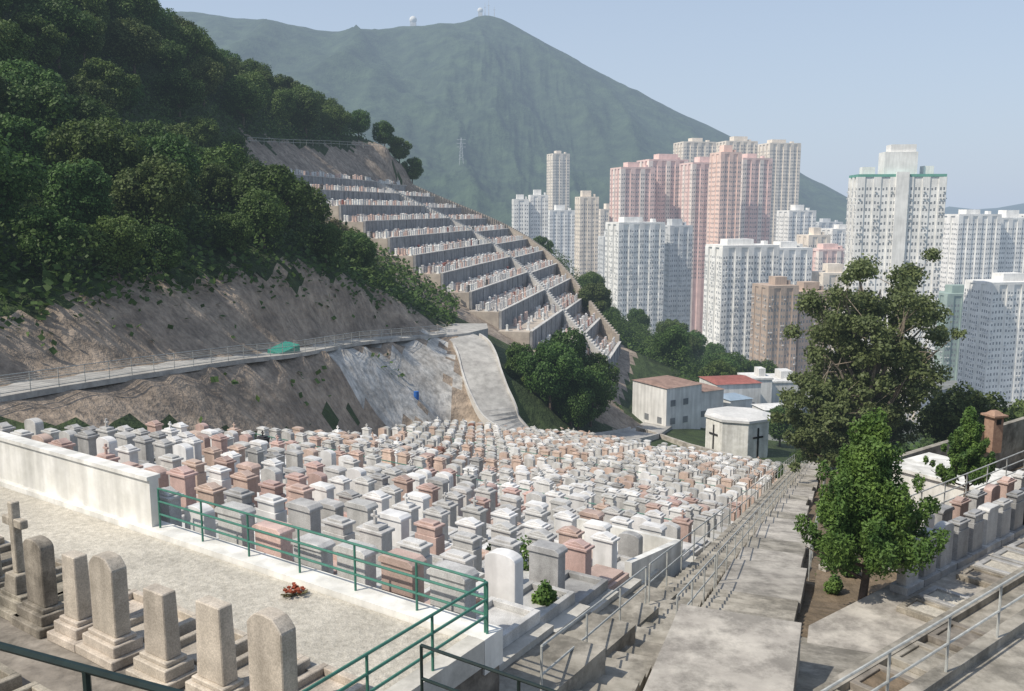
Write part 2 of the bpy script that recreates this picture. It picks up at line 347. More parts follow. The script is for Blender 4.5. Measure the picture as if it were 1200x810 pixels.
for hh in (.28,.4,.52,.78,.9,1.01): mb.tube([Vector((p[0],p[1],p[2]+hh))-base for p in offs(R[2:],-.05)],.012,3)
ob('wire',mb.mesh('wire',steel),parent=mesh_fence)
def wallrun(P,th,h,mat,label,cat='wall',name='wall',cap=None,base=.6):
    o0=Vector(P[0]); mb=MB(); Pl=offs(P,th/2);Pr=offs(P,-th/2)
    for i in range(len(P)-1):
        mb.prism([Vector(q[:2])-o0.xy for q in (Pr[i],Pr[i+1],Pl[i+1],Pl[i])],
                 [q[2]-base-o0.z for q in (Pr[i],Pr[i+1],Pl[i+1],Pl[i])],[q[2]+h-o0.z for q in (Pr[i],Pr[i+1],Pl[i+1],Pl[i])])
    o=ob(name,mb.mesh(name,mat),loc=o0,label=label,cat=cat)
    if cap:
        mb=MB(); Pl=offs(P,th/2+.05);Pr=offs(P,-th/2-.05)
        for i in range(len(P)-1):
            mb.prism([Vector(q[:2])-o0.xy for q in (Pr[i],Pr[i+1],Pl[i+1],Pl[i])],
                 [q[2]+h-o0.z for q in (Pr[i],Pr[i+1],Pl[i+1],Pl[i])],[q[2]+h+.08-o0.z for q in (Pr[i],Pr[i+1],Pl[i+1],Pl[i])])
        ob('coping',mb.mesh('coping',cap),parent=o)
    return o
wallrun(offs(DRs[10:58],2.2),.2,.45,coping,'concrete parapet beside the downhill road')
wallrun(offs(DRs[14:56],-2.4),.2,.3,coping,'pale concrete kerb wall beside the downhill road')

# ------------------------------------------------------------------ near terraces
ZT=-6.38
mb=MB()
mb.prism([F(-45,-9.5),F(0.05,-9.5),F(0.05,0.12),F(-45,.12)],-10,ZT); ob('foreground_terrace_ground',mb.mesh('t',conc_d),kind='structure')
mb=MB(); mb.prism([F(-45,-2.05),F(-.2,-2.05),F(-.2,-.32),F(-45,-.32)],-6.6,-6.31); ob('path',mb.mesh('p',gravel),kind='structure',label='pebble-dashed path beside the graves')
mb=MB(); mb.prism([F(-45,-2.25),F(-.2,-2.25),F(-.2,-2.06),F(-45,-2.06)],-6.6,-6.26); ob('kerb',mb.mesh('p',conc_l),kind='structure')
mb=MB(); mb.prism([F(-45,-.31),F(.09,-.31),F(.09,.16),F(-45,.16)],-6.75,-6.2); ob('white_edge_kerb',mb.mesh('p',white_p),kind='structure')
mb=MB(); mb.prism([F(-.2,-9),F(.09,-9),F(.09,-.32),F(-.2,-.32)],-6.6,-6.2); ob('white_edge_kerb',mb.mesh('p',conc_p),kind='structure')
mb=MB(); mb.prism([(-12,-6),(7,-6),(7,.6),(1,3.2),(-3.1,4.95),(-12,8.2)],-9,-3.6); ob('upper_platform_ground',mb.mesh('p',conc),kind='structure')
railing([(-9,7.0,-3.6),(-3.25,5.0,-3.6),(.2,3.55,-3.6)],1.05,(.55,1.05),1.5,darkrail,.024,'dark green steel handrail at the edge of the upper platform')
wP=[(*F(-45,-.08),-6.2),(*F(-8.05,-.08),-6.2)]
wallrun(wP,.2,.95,white_p,'long white painted parapet wall beside the gravel path',cap=white_p,base=.0)
railing([(*F(-7.9,-.1),-6.2),(*F(-.05,-.1),-6.2)],.8,(.28,.54,.8),1.3,green_m,.022,'green painted steel railing on the white terrace kerb')
railing([(*F(.0,-.12),-6.2),(*F(.0,-6.5),-6.2)],.8,(.28,.54,.8),1.4,green_m,.022,'green painted steel railing at the end of the terrace')
RS=2.25
mb=MB(); rows=[]; n=.2
while n<80:
    n1=n+RS; z=zf(n+.6); a=dL(n)-.6; b=dR(n)+.35
    ds=max(.83-.23*n-.15,b+.05)
    mb.prism([F(a,n),F(b,n),F(b,n1),F(a,n1)],z-2.2,z,0)
    mb.prism([F(b+.003,n),F(ds,n),F(ds,n1),F(b+.003,n1)],z-2.2,z-.12,1)
    rows.append((n,z)); n=n1
ob('cemetery_terraces_ground',mb.mesh('t',[conc_p,conc]),kind='structure')
mb=MB(); mb.prism([F(.1,.18),F(1.0,.18),F(1.1,-.6),F(.1,-.6)],-11,-7.45,0)
mb.prism([F(.1,-.61),F(1.1,-.61),F(1.3,-1.95),F(.1,-1.95)],-11,-9.0,1)
mb.prism([F(.1,-1.96),F(3.4,-1.96),F(3.4,-12),F(.1,-12)],-11,-6.35,0); ob('apron_ground',mb.mesh('t',[conc,conc_d]),kind='structure')
railing([(*F(.35,-2.05),-6.35),(*F(3.3,-2.05),-6.35)],.9,(.45,.9),1.3,darkrail,.022,'dark steel handrail at the head of the stairs')

def arch(w,h,hs,n=8):
    P=[(-w/2,0),(w/2,0),(w/2,hs)]
    for i in range(1,n): a=math.pi*i/n; P.append((w/2*math.cos(a),hs+(h-hs)*math.sin(a)))
    P.append((-w/2,hs)); return P
def shift(P,dz): return [(a,b+dz) for a,b in P]
def stone(v,mb=None):
    mb=mb or MB()
    if v==0:
        mb.box(0,0,0,.76,.46,.18);mb.box(0,0,.18,.62,.34,.10);mb.box(0,0,.28,.51,.25,.95);mb.box(0,0,1.23,.61,.34,.06)
        mb.box(0,0,1.29,.46,.25,.05);mb.extr_y([(-.18,1.34),(.18,1.34),(0,1.41)],-.11,.11)
    elif v==1:
        mb.box(0,0,0,.78,.44,.2);mb.extr_y(shift(arch(.58,1.15,1.03),.2),-.12,.12)
    elif v==2:
        mb.box(0,0,0,.76,.44,.2);mb.box(0,0,.2,.53,.27,1.0);mb.box(0,0,1.20,.61,.34,.06);mb.box(0,0,1.26,.38,.24,.07)
        mb.box(0,0,1.33,.055,.055,.26);mb.box(0,0,1.46,.18,.055,.05)
    elif v==3:
        mb.box(0,0,0,.8,.44,.2);mb.box(0,0,.2,.60,.25,1.0);mb.extr_y([(-.33,1.20),(.33,1.20),(.33,1.26),(.25,1.32),(-.25,1.32),(-.33,1.26)],-.16,.16)
    elif v==4:
        mb.box(0,0,0,.78,.46,.2);mb.box(0,0,.2,.56,.27,.85);mb.box(0,0,1.05,.48,.24,.18);mb.box(0,0,1.23,.57,.32,.06);mb.box(0,0,1.29,.38,.2,.05)
    return mb
def slab(v):
    mb=MB(); 
    if v==0:
        mb.box(-.40,.88,0,.1,1.2,.2);mb.box(.40,.88,0,.1,1.2,.2);mb.box(0,1.43,0,.70,.11,.2);mb.box(0,.87,0,.70,1.0,.1)
    else:
        mb.box(0,.87,0,.86,1.2,.15);mb.box(0,.87,.15,.68,1.0,.08);mb.box(0,.33,.15,.28,.12,.26)
    return mb
GM=[g_grey,g_white,g_pink,g_mid,g_red,g_dark]; GN=['light grey','pale marble','soft pink','mid grey','dark red','black granite']
GW=[.40,.27,.25,.07,.006,.004]
SV=['with a stepped pediment cap','with a rounded top','topped by a small cross','with a wide flat cap','with stepped shoulders']
PV=[.26,.17,.15,.22,.20]
bodies={(v,m):stone(v).mesh('headstone',GM[m],bevel=.008) for v in range(5) for m in range(6)}
slabs={(v,m):slab(v).mesh('grave_slab',GM[m],bevel=.006) for v in range(2) for m in range(6)}
places=[]
for ri,(n,z) in enumerate(rows):
    a,b=dL(n),dR(n); d=b-.45+rng.uniform(-.05,.05); c=0
    if ri in(9,20): continue
    vrow=int(rng.integers(5))
    while d>a+.4:
        c+=1
        if c%14!=0 and rng.random()>.015:
            places.append((d,n+.40+rng.uniform(-.02,.02),z,vrow))
        d-=1.06+rng.uniform(-.015,.02)
def dist(p): x,y=F(p[0],p[1]); return math.hypot(x,y)+ (60 if (x/y<-.6) else 0)
places.sort(key=dist)
def pick(near=False):
    m=int(rng.choice(6,p=GW)); return 0 if (near and m>=4) else m
def pv(vr): return vr if rng.random()<.5 else int(rng.choice(5,p=PV))
for i,(d,n,z,vr) in enumerate(places[:280]):
    v=pv(vr); m=pick(i<60); x,y=F(d,n)
    s=rng.uniform(1.05,1.15)
    o=ob('gravestone',bodies[v,m],loc=(x,y,z),rz=TH+rng.uniform(-.02,.02),label=f'{GN[m]} headstone {SV[v]} on a terrace',cat='gravestone',group='gravestones in the terraced cemetery rows',sc_=(s*1.04,s*1.08,s*rng.uniform(.90,1.05)))
    ob('grave_slab',slabs[int(rng.integers(2)),m if rng.random()<.6 else 0],parent=o)
TV=[(np.array(q.v),q.f) for q in (stone(v) for v in range(5))]; TS=[(np.array(q.v),q.f) for q in (slab(0),slab(1))]
def mass(name,items,label,cat,mats,withslab=True):
    V=[];Fc=[];mi=[];o=0
    for (x,y,z,rz,s,v,m) in items:
        for k,(tv,tf) in enumerate([TV[v]]+([TS[v%2]] if withslab else [])):
            c,sn=math.cos(rz),math.sin(rz); q=tv*np.array(s)
            V.append(np.stack([x+q[:,0]*c-q[:,1]*sn,y+q[:,0]*sn+q[:,1]*c,z+q[:,2]],1))
            Fc+= [tuple(a+o for a in f) for f in tf]; mi+=[m]*len(tf); o+=len(tv)
    me=bpy.data.meshes.new(name); me.from_pydata(np.concatenate(V).tolist(),[],Fc)
    for mm in mats: me.materials.append(mm)
    me.polygons.foreach_set('material_index',mi); me.update()
    return ob(name,me,label=label,cat=cat,kind='stuff')
items=[]
for d,n,z,vr in places[280:]:
    x,y=F(d,n); s=rng.uniform(1.05,1.15); items.append((x,y,z,TH+rng.uniform(-.02,.02),(s*1.04,s*1.08,s*rng.uniform(.90,1.05)),pv(vr),pick()))
mass('gravestones',items,'dense rows of grey, white and pink headstones','gravestones',GM)
def fr(n): return next(z for nn,z in rows if nn<=n<nn+RS)
n10=rows[9][0]+.6; n23=rows[20][0]+.6
railing([(*F(-31,n10),fr(n10)),(*F(-5.4,n10),fr(n10))],1.05,(.5,1.05),1.8,green_m,.025,'green railing along a path between grave rows')
railing([(*F(-41,n23),fr(n23)),(*F(-11.2,n23),fr(n23))],1.05,(.5,1.05),2.4,green_m,.03,'green railing along a lower path between grave rows')
nw=rows[5][0]+2.1
wallrun([(*F(-7.0,nw),fr(nw)),(*F(-2.7,nw),fr(nw))],.16,.75,white_p,'short white painted wall at the end of a grave row')
wallrun([(*F(-2.5,9.7),fr(9.7)-.1),(*F(-2.7,nw-.1),fr(nw)-.1)],.2,.9,white_p,'white painted side wall of a grave plot')

def fg(d,n,kind,mat,label,h=1.4,w=.55,slabm=None):
    h*=.94
    x,y=F(d,n); e=ob('gravestone',None,loc=(x,y,ZT),rz=TH+random.uniform(-.03,.03),label=label,cat='gravestone',group='old granite graves beside the gravel path')
    mb=MB(); mb.box(0,0,0,w+.36,.62,.14);mb.box(0,0,.14,w+.22,.46,.16);mb.box(0,0,.30,w+.1,.34,.07); ob('plinth',mb.mesh('plinth',mat,bevel=.012),parent=e)
    mb=MB(); b=.37
    if kind=='arch': mb.extr_y(shift(arch(w,h-b,h-b-.12),b),-.11,.11)
    elif kind=='should':
        H=h-b; mb.extr_y([(-w/2,b),(w/2,b),(w/2,b+H*.86),(w*.40,b+H*.92),(w*.25,b+H*.985),(0,h),(-w*.25,b+H*.985),(-w*.40,b+H*.92),(-w/2,b+H*.86)],-.12,.12)
    elif kind=='taper': mb.box(0,0,b,w,.24,h-b,top=.88)
    elif kind=='cross':
        mb.box(0,0,b,w*.7,.34,.3,top=.85)
        mb.box(0,0,b+.3,.14,.13,h-b-.3); mb.box(-.18,0,h-.40,.23,.12,.14); mb.box(.18,0,h-.40,.23,.12,.14)
    ob('headstone',mb.mesh('headstone',mat,bevel=.014),parent=e)
    mb=MB(); sm=slabm or mat
    mb.box(-.38,.78,0,.11,.85,.24);mb.box(.38,.78,0,.11,.85,.24);mb.box(0,1.15,0,.65,.11,.24);mb.box(0,.74,0,.65,.7,.13)
    ob('grave_slab',mb.mesh('grave_slab',sm,bevel=.012),parent=e); return e
fg(-6.85,-3.35,'cross',g_old,'weathered granite cross on a stepped base beside the path',1.95)
fg(-6.1,-3.4,'arch',g_old,'lichen-stained arched granite headstone on a stepped plinth',1.5,.52)
fg(-5.2,-3.35,'taper',g_old2,'narrow weathered granite headstone with slab',1.42,.38)
fg(-4.35,-3.35,'should',g_old2,'tall pale granite headstone with a shaped top',1.62,.6)
fg(-3.15,-3.35,'taper',g_old2,'tapered pinkish granite pillar headstone on a stepped base',1.38,.5)
fg(-2.0,-3.35,'taper',g_old2,'tapered granite headstone on a broad stepped base',1.5,.54)
fg(-.92,-3.35,'should',g_old2,'large pale granite headstone with a shouldered top',1.66,.64)
for d,k in((-10.2,'arch'),(-9.0,'should'),(-7.9,'taper')): fg(d,-3.35,k,g_old,'weathered granite headstone on a stepped plinth',1.45)
for d,k,h in((-4.9,'cross',.85),(-6.1,'taper',.6),(-3.7,'taper',.55),(-2.6,'taper',.6),(-7.3,'taper',.7)): fg(d,-5.8,k,g_old,'low weathered granite marker over a kerbed grave',h,.36)
def bouquet(x,y,z,label,c=(.5,.05,.03),sc_=1,seed=3):
    m=M('petals_%d_%d'%(int(c[0]*100),int(c[1]*100)),c,tuple(q*.6 for q in c),20,bump=0,haze=False,rand=.2); e=ob('bouquet',None,loc=(x,y,z),label=label,cat='flowers',sc_=sc_)
    mb=MB(); r=random.Random(seed)
    for i in range(26):
        a=r.uniform(0,6.3);q=r.uniform(0,.2); h=.05+r.uniform(0,.12); mb.box(q*math.cos(a),q*math.sin(a),h,.05,.05,.035,rot=r.uniform(0,3),top=1.3)
    ob('flower',mb.mesh('flower',m),parent=e); mb=MB()
    for i in range(16):
        a=r.uniform(0,6.3); mb.tube([(0,0,0),(.26*math.cos(a),.26*math.sin(a),.05+r.uniform(0,.08))],.014,4)
    ob('stem',mb.mesh('stem',leaf_br),parent=e)
bx,by=F(-3.55,-.62); bouquet(bx,by,-6.31,'wilted orange-red flowers lying on the gravel path',(.30,.085,.04),.85)
for i in range(14):
    d,n,z,vr=places[int(rng.integers(10,260))]; x,y=F(d,n+.85); bouquet(x,y,z+.22,'small bunch of flowers on a grave slab',random.choice([(.55,.30,.04),(.45,.04,.08),(.6,.55,.5)]),.9,i)

# ------------------------------------------------------------------ stairs, landings and ramp
mb=MB(); l=-4.2
while l<76:
    z=zs(l+.25); mb.prism([S(l,-1.15),S(l,-.08),S(l+.5,-.08),S(l+.5,-1.15)],z-2,z); l+=.5
ob('staircase',mb.mesh('s',conc),label='long concrete stair descending beside the graves',cat='staircase')
mb=MB()
mb.prism([S(-4,.07),S(-4,2.35),S(3.3,2.35),S(3.3,.07)],-11,-7.72,0)
l=3.31;i=0
while l<8.3:
    z=zs(l+.2)+.12; mb.prism([S(l,.07),S(l,2.1),S(l+.42,2.1),S(l+.42,.07)],z-3,z,1); l+=.421
while l<76:
    L=2.6 if i%3 else 4.2; drop=.30; z0=zs(l)+.12;z1=zs(l+L)+drop; w2=(1.95 if l<24 else 1.4)+(.2 if i%3==0 else 0)
    mb.prism([S(l,.07),S(l,w2),S(l+L,w2),S(l+L,.07)],[z0-3,z0-3,z1-3,z1-3],[z0,z0,z1,z1],(i*2)%3%2); l+=L+.001;i+=1
ob('ramp_path',mb.mesh('s',[conc_l,conc]),kind='structure',label='concrete landing and stepped ramp beside the stairs')
mb=MB(); l=-4
while l<70:
    z0=zs(l)-.05;z1=zs(l+2)-.05; w2=5.5 if l<24 else 3.5
    mb.prism([S(l,1.35),S(l,w2),S(l+2,w2),S(l+2,1.35)],[z0-4,z0-4,z1-4,z1-4],[z0-.1,z0-.1,z1-.1,z1-.1],0 if l>4 else 1); l+=2
ob('planting_strip_ground',mb.mesh('s',[soil,conc]),kind='structure')
for w in(-1.2,-.02):
    for a,b in((-1.5 if w<-1 else 3.4,6 if w<-1 else 9),(6.4 if w<-1 else 9.4,22),(22.6,40),(41,58),(59,75)):
        railing([(*S(a,w),zs(a)),(*S(b,w),zs(b))],.95,(.48,.95),2.2 if a<30 else 3.2,steel,.021,'galvanised steel handrail along the cemetery stairs',group='stair handrails')
railing([(*S(13,2.2),zs(13)-.05),(*S(60,2.0),zs(60)-.05)],.95,(.5,.95),2.2,steel,.021,'galvanised steel handrail beside the concrete ramp',group='stair handrails')
# ------------------------------------------------------------------ right terraces
levels=[(-3,6.1,-7.4,conc),(6.1,7.9,-8.4,conc),(7.9,10.4,-9.2,conc_l),(10.4,13.4,-10.25,soil)]
mb=MB()
for j,(m0,m1,z,mt) in enumerate(levels):
    mb.prism([Q(qmin(m0)+.35,m0),Q(60,m0),Q(60,m1),Q(qmin(m1)+.35,m1)],-15.5-j*.01,z,j)
ob('side_terraces_ground',mb.mesh('t',[l[3] for l in levels]),kind='structure')
for m,z in((6.1,-7.4),(7.9,-8.4),(13.4,-10.25)):
    a=qmin(m)+.45; wallrun([(*Q(a,m-.12),z),(*Q(58,m-.12),z)],.24,.16,conc if m<13 else conc_l,'concrete terrace edge with low upstand',base=.05 if m<13 else 2.5)
railing([(*Q(qmin(6.1)+.7,5.92),-7.24),(*Q(30,5.92),-7.24)],.95,(.48,.95),1.8,steel,.022,'green-grey steel handrail along the upper side terrace')
railing([(*Q(24.5,13.3),-10.1),(*Q(58,13.3),-10.1)],1.05,(.35,.7,1.05),1.6,steel,.022,'steel railing along the outer side terrace')
RA=math.atan2(.625,.78)
q=20.4
while q<47:
    m=random.choice([3,3,0,3,3,2,0,5,3,0,3]); v=random.choice([0,1,3,3,4,4]); x,y=Q(q,10.0)
    o=ob('gravestone',bodies[v,m],loc=(x,y,-9.2),rz=RA+random.uniform(-.02,.02),label=f'{GN[m]} headstone {SV[v]} on a side terrace',cat='gravestone',group='gravestones on the side terrace',sc_=(1.05,1.0,random.uniform(.88,1.05)))
    q+=.86
q=24.
while q<47:
    m=random.choice([3,0,0,1,2]); v=random.choice([0,1,3,4]); x,y=Q(q,11.9)
    o=ob('gravestone',bodies[v,m],loc=(x,y,-10.25),rz=RA,label=f'{GN[m]} headstone {SV[v]} on a lower terrace',cat='gravestone',group='gravestones on the side terrace',sc_=(1.1,1.1,1.05)); q+=1.1
def plot(q,m,z,w,l,mats,label):
    x,y=Q(q,m); k,f=mats; e=ob('grave_plot',None,loc=(x,y,z),rz=RA+random.uniform(-.03,.03),label=label,cat='grave plot',group='kerbed grave plots on the side terrace')
    mb=MB(); mb.box(-w/2+.07,0,0,.14,l,.14);mb.box(w/2-.07,0,0,.14,l,.14);mb.box(0,-l/2+.07,0,w-.285,.14,.14);mb.box(0,l/2-.07,0,w-.285,.14,.14); ob('kerb',mb.mesh('k',k,bevel=.01),parent=e)
    mb=MB(); mb.box(0,0,0,w-.29,l-.29,.09); ob('bed',mb.mesh('b',f),parent=e)
q=12.9
while q<40:
    if q<14 or random.random()<.55: plot(q,7.0,-8.4,1.0,1.4,(random.choice([g_old,conc,conc_d]),random.choice([soil,conc,conc_d,conc])),'kerbed concrete grave plot with worn bed')
    q+=1.4
q=17.5
while q<40:
    if random.random()<.6: plot(q,9.0,-9.2,.85,1.1,(random.choice([g_old,conc,g_mid]),random.choice([soil,conc_d,conc,gravel])),'kerbed grave plot before the headstone row')
    q+=.98
mb=MB(); mb.box(0,0,-4,3.4,4.2,4.0); e=ob('utility_building',mb.mesh('w',white_p),loc=(20.3,39.5,-12.0),rz=.6,label='small flat white-roofed utility building',cat='building')
mb=MB(); mb.box(0,0,0,3.7,4.5,.15); ob('roof',mb.mesh('w',white_p),parent=e)
mb=MB(); brick=M('pinkish_brick',(.42,.28,.20),(.3,.19,.14),5,haze=False)
mb.box(0,0,-1.5,.65,.65,2.0); e=ob('incinerator',mb.mesh('w',brick),loc=(26.2,47,-11.6),rz=.3,label='small brick joss-paper burner with a tiled cap',cat='incinerator')
mb=MB(); mb.box(0,0,.5,.95,.95,.1);mb.box(0,0,.6,.7,.7,.2,top=.4); ob('roof',mb.mesh('w',brick),parent=e)
mb=MB(); mb.box(0,-.328,.08,.32,.02,.30); ob('opening',mb.mesh('w',g_dark),parent=e)
wallrun([(18,41.5,-12.9),(40,58,-12.9)],.3,.9,conc,'low stone boundary wall by the trees',base=4)

# ------------------------------------------------------------------ far terraced cemetery
mbT=MB(); items=[]
tmf=lambda kk:TA(kk)+.6*(tbf(kk)-TA(kk))-1.0*(kk-4)
pavef=M('terrace_paving',(.48,.42,.345),(.37,.32,.27),1,bump=.05)
for k in range(NK):
    z=zk(k); s0=sk(k); s1=s0-SK; tm=tmf(k)
    for bi,(ta,tb) in enumerate(((TA(k),tm-1.2),(tm+1.2,TBL[k]))):
        dz=-.4*bi
        if tb-ta<6: continue
        mbT.prism([W(ta,s1-.4),W(ta,s0-.25),W(tb,s0-.25),W(tb,s1-.4)][::-1],z-4,z-.12+dz,0)
        x,y=W(ta,s0); th=math.atan2(.977,.213); mb=MB(); Lw=tb-ta
        mb.box(Lw/2,0,-3.7,Lw,.4,3.7+dz); wl=ob('retaining_wall',mb.mesh('w',conc_wall),loc=(x,y,z),rz=th,label='grey concrete retaining wall of a hillside grave terrace',cat='retaining wall',group='retaining walls of the terraced cemetery')
        mb=MB(); mb.box(Lw/2,0,dz,Lw,.55,.12); ob('coping',mb.mesh('w',coping),parent=wl)
        mb=MB(); 
        for q in np.arange(3,Lw,4.5): mb.box(q,-.24,-3.1,.3,.1,3.1+dz)
        ob('buttress',mb.mesh('w',conc_wall),parent=wl)
        dens=.94 if not(k>=9 and bi==0) else .3
        for r_,so in enumerate((.9,2.4,3.9)):
            t=ta+1
            while t<tb-1:
                if rng.random()<dens:
                    x,y=W(t,s0-so); sz=rng.uniform(.8,1.05)
                    items.append((x,y,z-.12+dz,math.atan2(.977,.213)+math.pi+rng.uniform(-.1,.1),(sz*1.1,sz*1.2,sz*rng.uniform(.75,1.0)),int(rng.integers(5)),int(rng.choice(6,p=[.27,.39,.27,.05,.01,.01]))))
                t+=1.08+rng.uniform(0,.2)
ob('hillside_terraces_ground',mbT.mesh('t',pavef),kind='structure')
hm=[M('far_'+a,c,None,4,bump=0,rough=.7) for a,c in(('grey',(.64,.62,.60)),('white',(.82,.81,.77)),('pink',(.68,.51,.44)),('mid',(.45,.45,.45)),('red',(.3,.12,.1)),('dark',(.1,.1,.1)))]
mass('gravestones',items,'rows of small pale and pink headstones on the hillside terraces','gravestones',hm,False)
mb=MB()
for k in range(NK-1):
    for j in range(10):
        u=j/10; s=sk(k)+SK*u; t=tmf(k)+(tmf(k+1)-tmf(k))*u; z=zk(k)-DK*u
        mb.prism([W(t-1.,s-.3),W(t-1.,s+.28),W(t+1.,s+.28),W(t+1.,s-.3)],z-5,z+.02)
ob('staircase',mb.mesh('s',coping),label='pale concrete stair climbing between the grave terraces',cat='staircase')
mb=MB()
for k in range(NK-1):
    for j in range(10):
        u=j/10; s=sk(k)+SK*u; t=tbf(k+u)+.25; z=zk(k)-DK*u
        mb.prism([W(t-.25,s-.3),W(t-.25,s+.25),W(t+1.4,s+.25),W(t+1.4,s-.3)],z-7,z+.35)
ob('staircase',mb.mesh('s',pavef),label='concrete stair down the outer edge of the terraces',cat='staircase')
x0=[(*W(t,-81 if t<200 else -76),z) for t,z in((149,11.6),(165,12.4),(185,13.6),(206,14.3))]
railing(x0,1.1,(.55,1.1),3,steel,.05,'thin fence along the top of the terraced slope','fence','fence')

# ------------------------------------------------------------------ trees
def leafquads(Cn,Nr,size,asp=1.,r=rng):
    n=len(Cn); Nr=Nr/np.linalg.norm(Nr,axis=1,keepdims=True)
    a=r.normal(size=(n,3)); t=np.cross(Nr,a); t/=np.linalg.norm(t,axis=1,keepdims=True)+1e-9; b=np.cross(Nr,t)
    s=size[:,None]; V=np.stack([Cn-t*s*asp-b*s*.35,Cn+t*s*.1-b*s,Cn+t*s*asp+b*s*.3,Cn-t*s*.1+b*s],1).reshape(-1,3)
    return V,np.arange(4*n).reshape(n,4)
def cloud(lobes,count,size,r=rng,asp=1.,up=.35,rand=.7,inner=.72,cull=True):
    lb=np.array(lobes); w=(lb[:,3]*lb[:,4]*lb[:,5])**(2/3); w/=w.sum()
    idx=r.choice(len(lb),size=count,p=w); dr=r.normal(size=(count,3)); dr/=np.linalg.norm(dr,axis=1,keepdims=True)
    rad=inner+(1-inner)*np.sqrt(r.random((count,1))); rad*=1+.14*r.normal(size=(count,1))
    P=lb[idx,:3]+dr*lb[idx,3:]*rad
    if cull:
        ok=np.ones(count,bool)
        for j,q in enumerate(lb):
            e=(((P-q[:3])/q[3:])**2).sum(1); ok&=~((e<.45)&(idx!=j))
        P=P[ok];dr=dr[ok]
    nr=dr+np.array([0,0,up])+r.normal(size=P.shape)*rand
    return leafquads(P,nr,size*r.uniform(.6,1.3,len(P)),asp,r)
def mktree(seed,H,Rr,nl,count,lsize,leafm,barkm,trunkf=.35,flat=.75,lob=.34):
    r=np.random.default_rng(seed); lobes=[];h0=H*trunkf; cz=h0+(H-h0)*.52
    for i in range(nl):
        a=i*2.4+r.uniform(-.4,.4); u=(i+.5)/nl; zz=cz+(H-h0)*.42*(2*u-1); rr=Rr*.70*math.sqrt(max(.05,1-(2*u-1)**2*.85))*r.uniform(.45,1.25)
        q=Rr*lob*r.uniform(.5,1.4); lobes.append((rr*math.cos(a),rr*math.sin(a),zz,q,q,q*flat))
    V,Fq=cloud(lobes,count,lsize,r)
    crown=qmesh('crown',V,Fq,leafm)
    mb=MB(); tr=H*.022; top=(r.uniform(-.3,.3),r.uniform(-.3,.3),cz)
    mb.tube([(0,0,-1.2),(0,0,h0*.5),(top[0]*.5,top[1]*.5,h0),top],[tr*1.5,tr*1.1,tr,tr*.4],7)
    for q in lobes[::2]: mb.tube([(top[0]*.5,top[1]*.5,h0*.9),(q[0]*.5,q[1]*.5,(h0+q[2])/2),q[:3]],[tr*.6,tr*.4,tr*.12],5)
    return mb.mesh('trunk',barkm),crown
kinds=[mktree(i+10,7.0,3.4,26+i%5,12500,.130,[leaf_a,leaf_b][i in(2,5)],bark,.28,.85,.31) for i in range(6)]
kinds.append(mktree(31,7,3,14,5000,.12,leaf_br,bark,.28,.8))
ntree=0
def plant(x,y,s,k,label,group='trees on the wooded hillside',z=None,sz=1):
    global ntree; ntree+=1
    z=T1(x,y)-.1 if z is None else z
    tm,cm=kinds[k]; e=ob('tree',None,loc=(x,y,z),rz=random.uniform(0,6.3),label=label,cat='tree',group=group,sc_=(s,s,s*sz))
    ob('trunk',tm,parent=e); ob('crown',cm,parent=e)
def scatter(n,box,ok,sp,tries=9000,seed=5):
    P=[];r=random.Random(seed)
    for _ in range(tries):
        x,y=r.uniform(box[0],box[1]),r.uniform(box[2],box[3])
        if not ok(x,y): continue
        if all((x-a)**2+(y-b)**2>sp*sp for a,b in P): P.append((x,y))
        if len(P)>=n: break
    return P
ux=lambda y:float(np.interp(y,[p[1] for p in U],[p[0] for p in U]))
def okL(x,y,gap=14):
    if x<-.70*y-4: return False
    if y<=120 and x>ux(y)-1.8: return False
    t=.213*x+.977*y; s=.977*x-.213*y
    g=9 if s<-66 else 15
    if s>-84 and t>TA(kof(s))-g: return False
    if y>=112 and x>-14-(y-112)*.25: return False
    if y>150 and x<-.36*y-25: return False
    return True
PL=scatter(176,(-95,-5,42,232),okL,5.4,16000)
for x,y in PL:
    k=random.choice([0,1,3,4,2,0,1,3,4,5]); k=6 if random.random()<.012 else k
    t=.213*x+.977*y; s=.977*x-.213*y; small=(s>-82 and t>TA(kof(s))-32) or (y<=120 and x>ux(y)-6)
    plant(x,y,random.uniform(.6,.85) if small else random.uniform(.85,1.25),k,'dense broadleaf tree in the hillside woodland' if k<6 else 'brownish half-bare tree in the hillside woodland')
for x,y in((-31,221),(-28,225),(-25,226),(-37,219)): plant(x,y,.9,1,'broadleaf tree at the head of the terraced slope')
def okV(x,y):
    t=.213*x+.977*y; s=.977*x-.213*y
    return (s>-4 or t>tbf(kof(s))+4) and x>5+(y-215)*.1 and x<.34*y+16 and y>138+abs(x-30)*.25
for x,y in scatter(74,(8,115,128,300),okV,6.2): plant(x,y,random.uniform(.9,1.25),random.choice([0,1,3,4,5]),'dense broadleaf tree on the valley slope','trees on the valley slope')
def okR(x,y): return x>.46*y+3 and x<.78*y
for x,y in scatter(26,(34,105,62,140),okR,7.0): plant(x,y,random.uniform(.75,1.05),random.choice([2,5,2,4]),'olive green broadleaf tree beside the cemetery','trees beside the cemetery')
for x,y,s,k in((4.6,104.5,.95,0),(7.2,106.5,1.05,1),(10,110,.9,3),(5,110,1.1,4),(8,104.5,.7,0),(7,114,1.1,3),(2.6,111,.8,0),(11,116,.85,4),(1.0,114,.7,1)): plant(x,y,s,k,'large dark green tree between the two roads','trees between the roads',sz=1.15)
for x,y,s in((31,92,.5),(36,96,.7),(37,119,.8)): plant(x,y,s,1,'small leafy tree near the chapel','trees near the chapel')
r=np.random.default_rng(8); lobes=[]
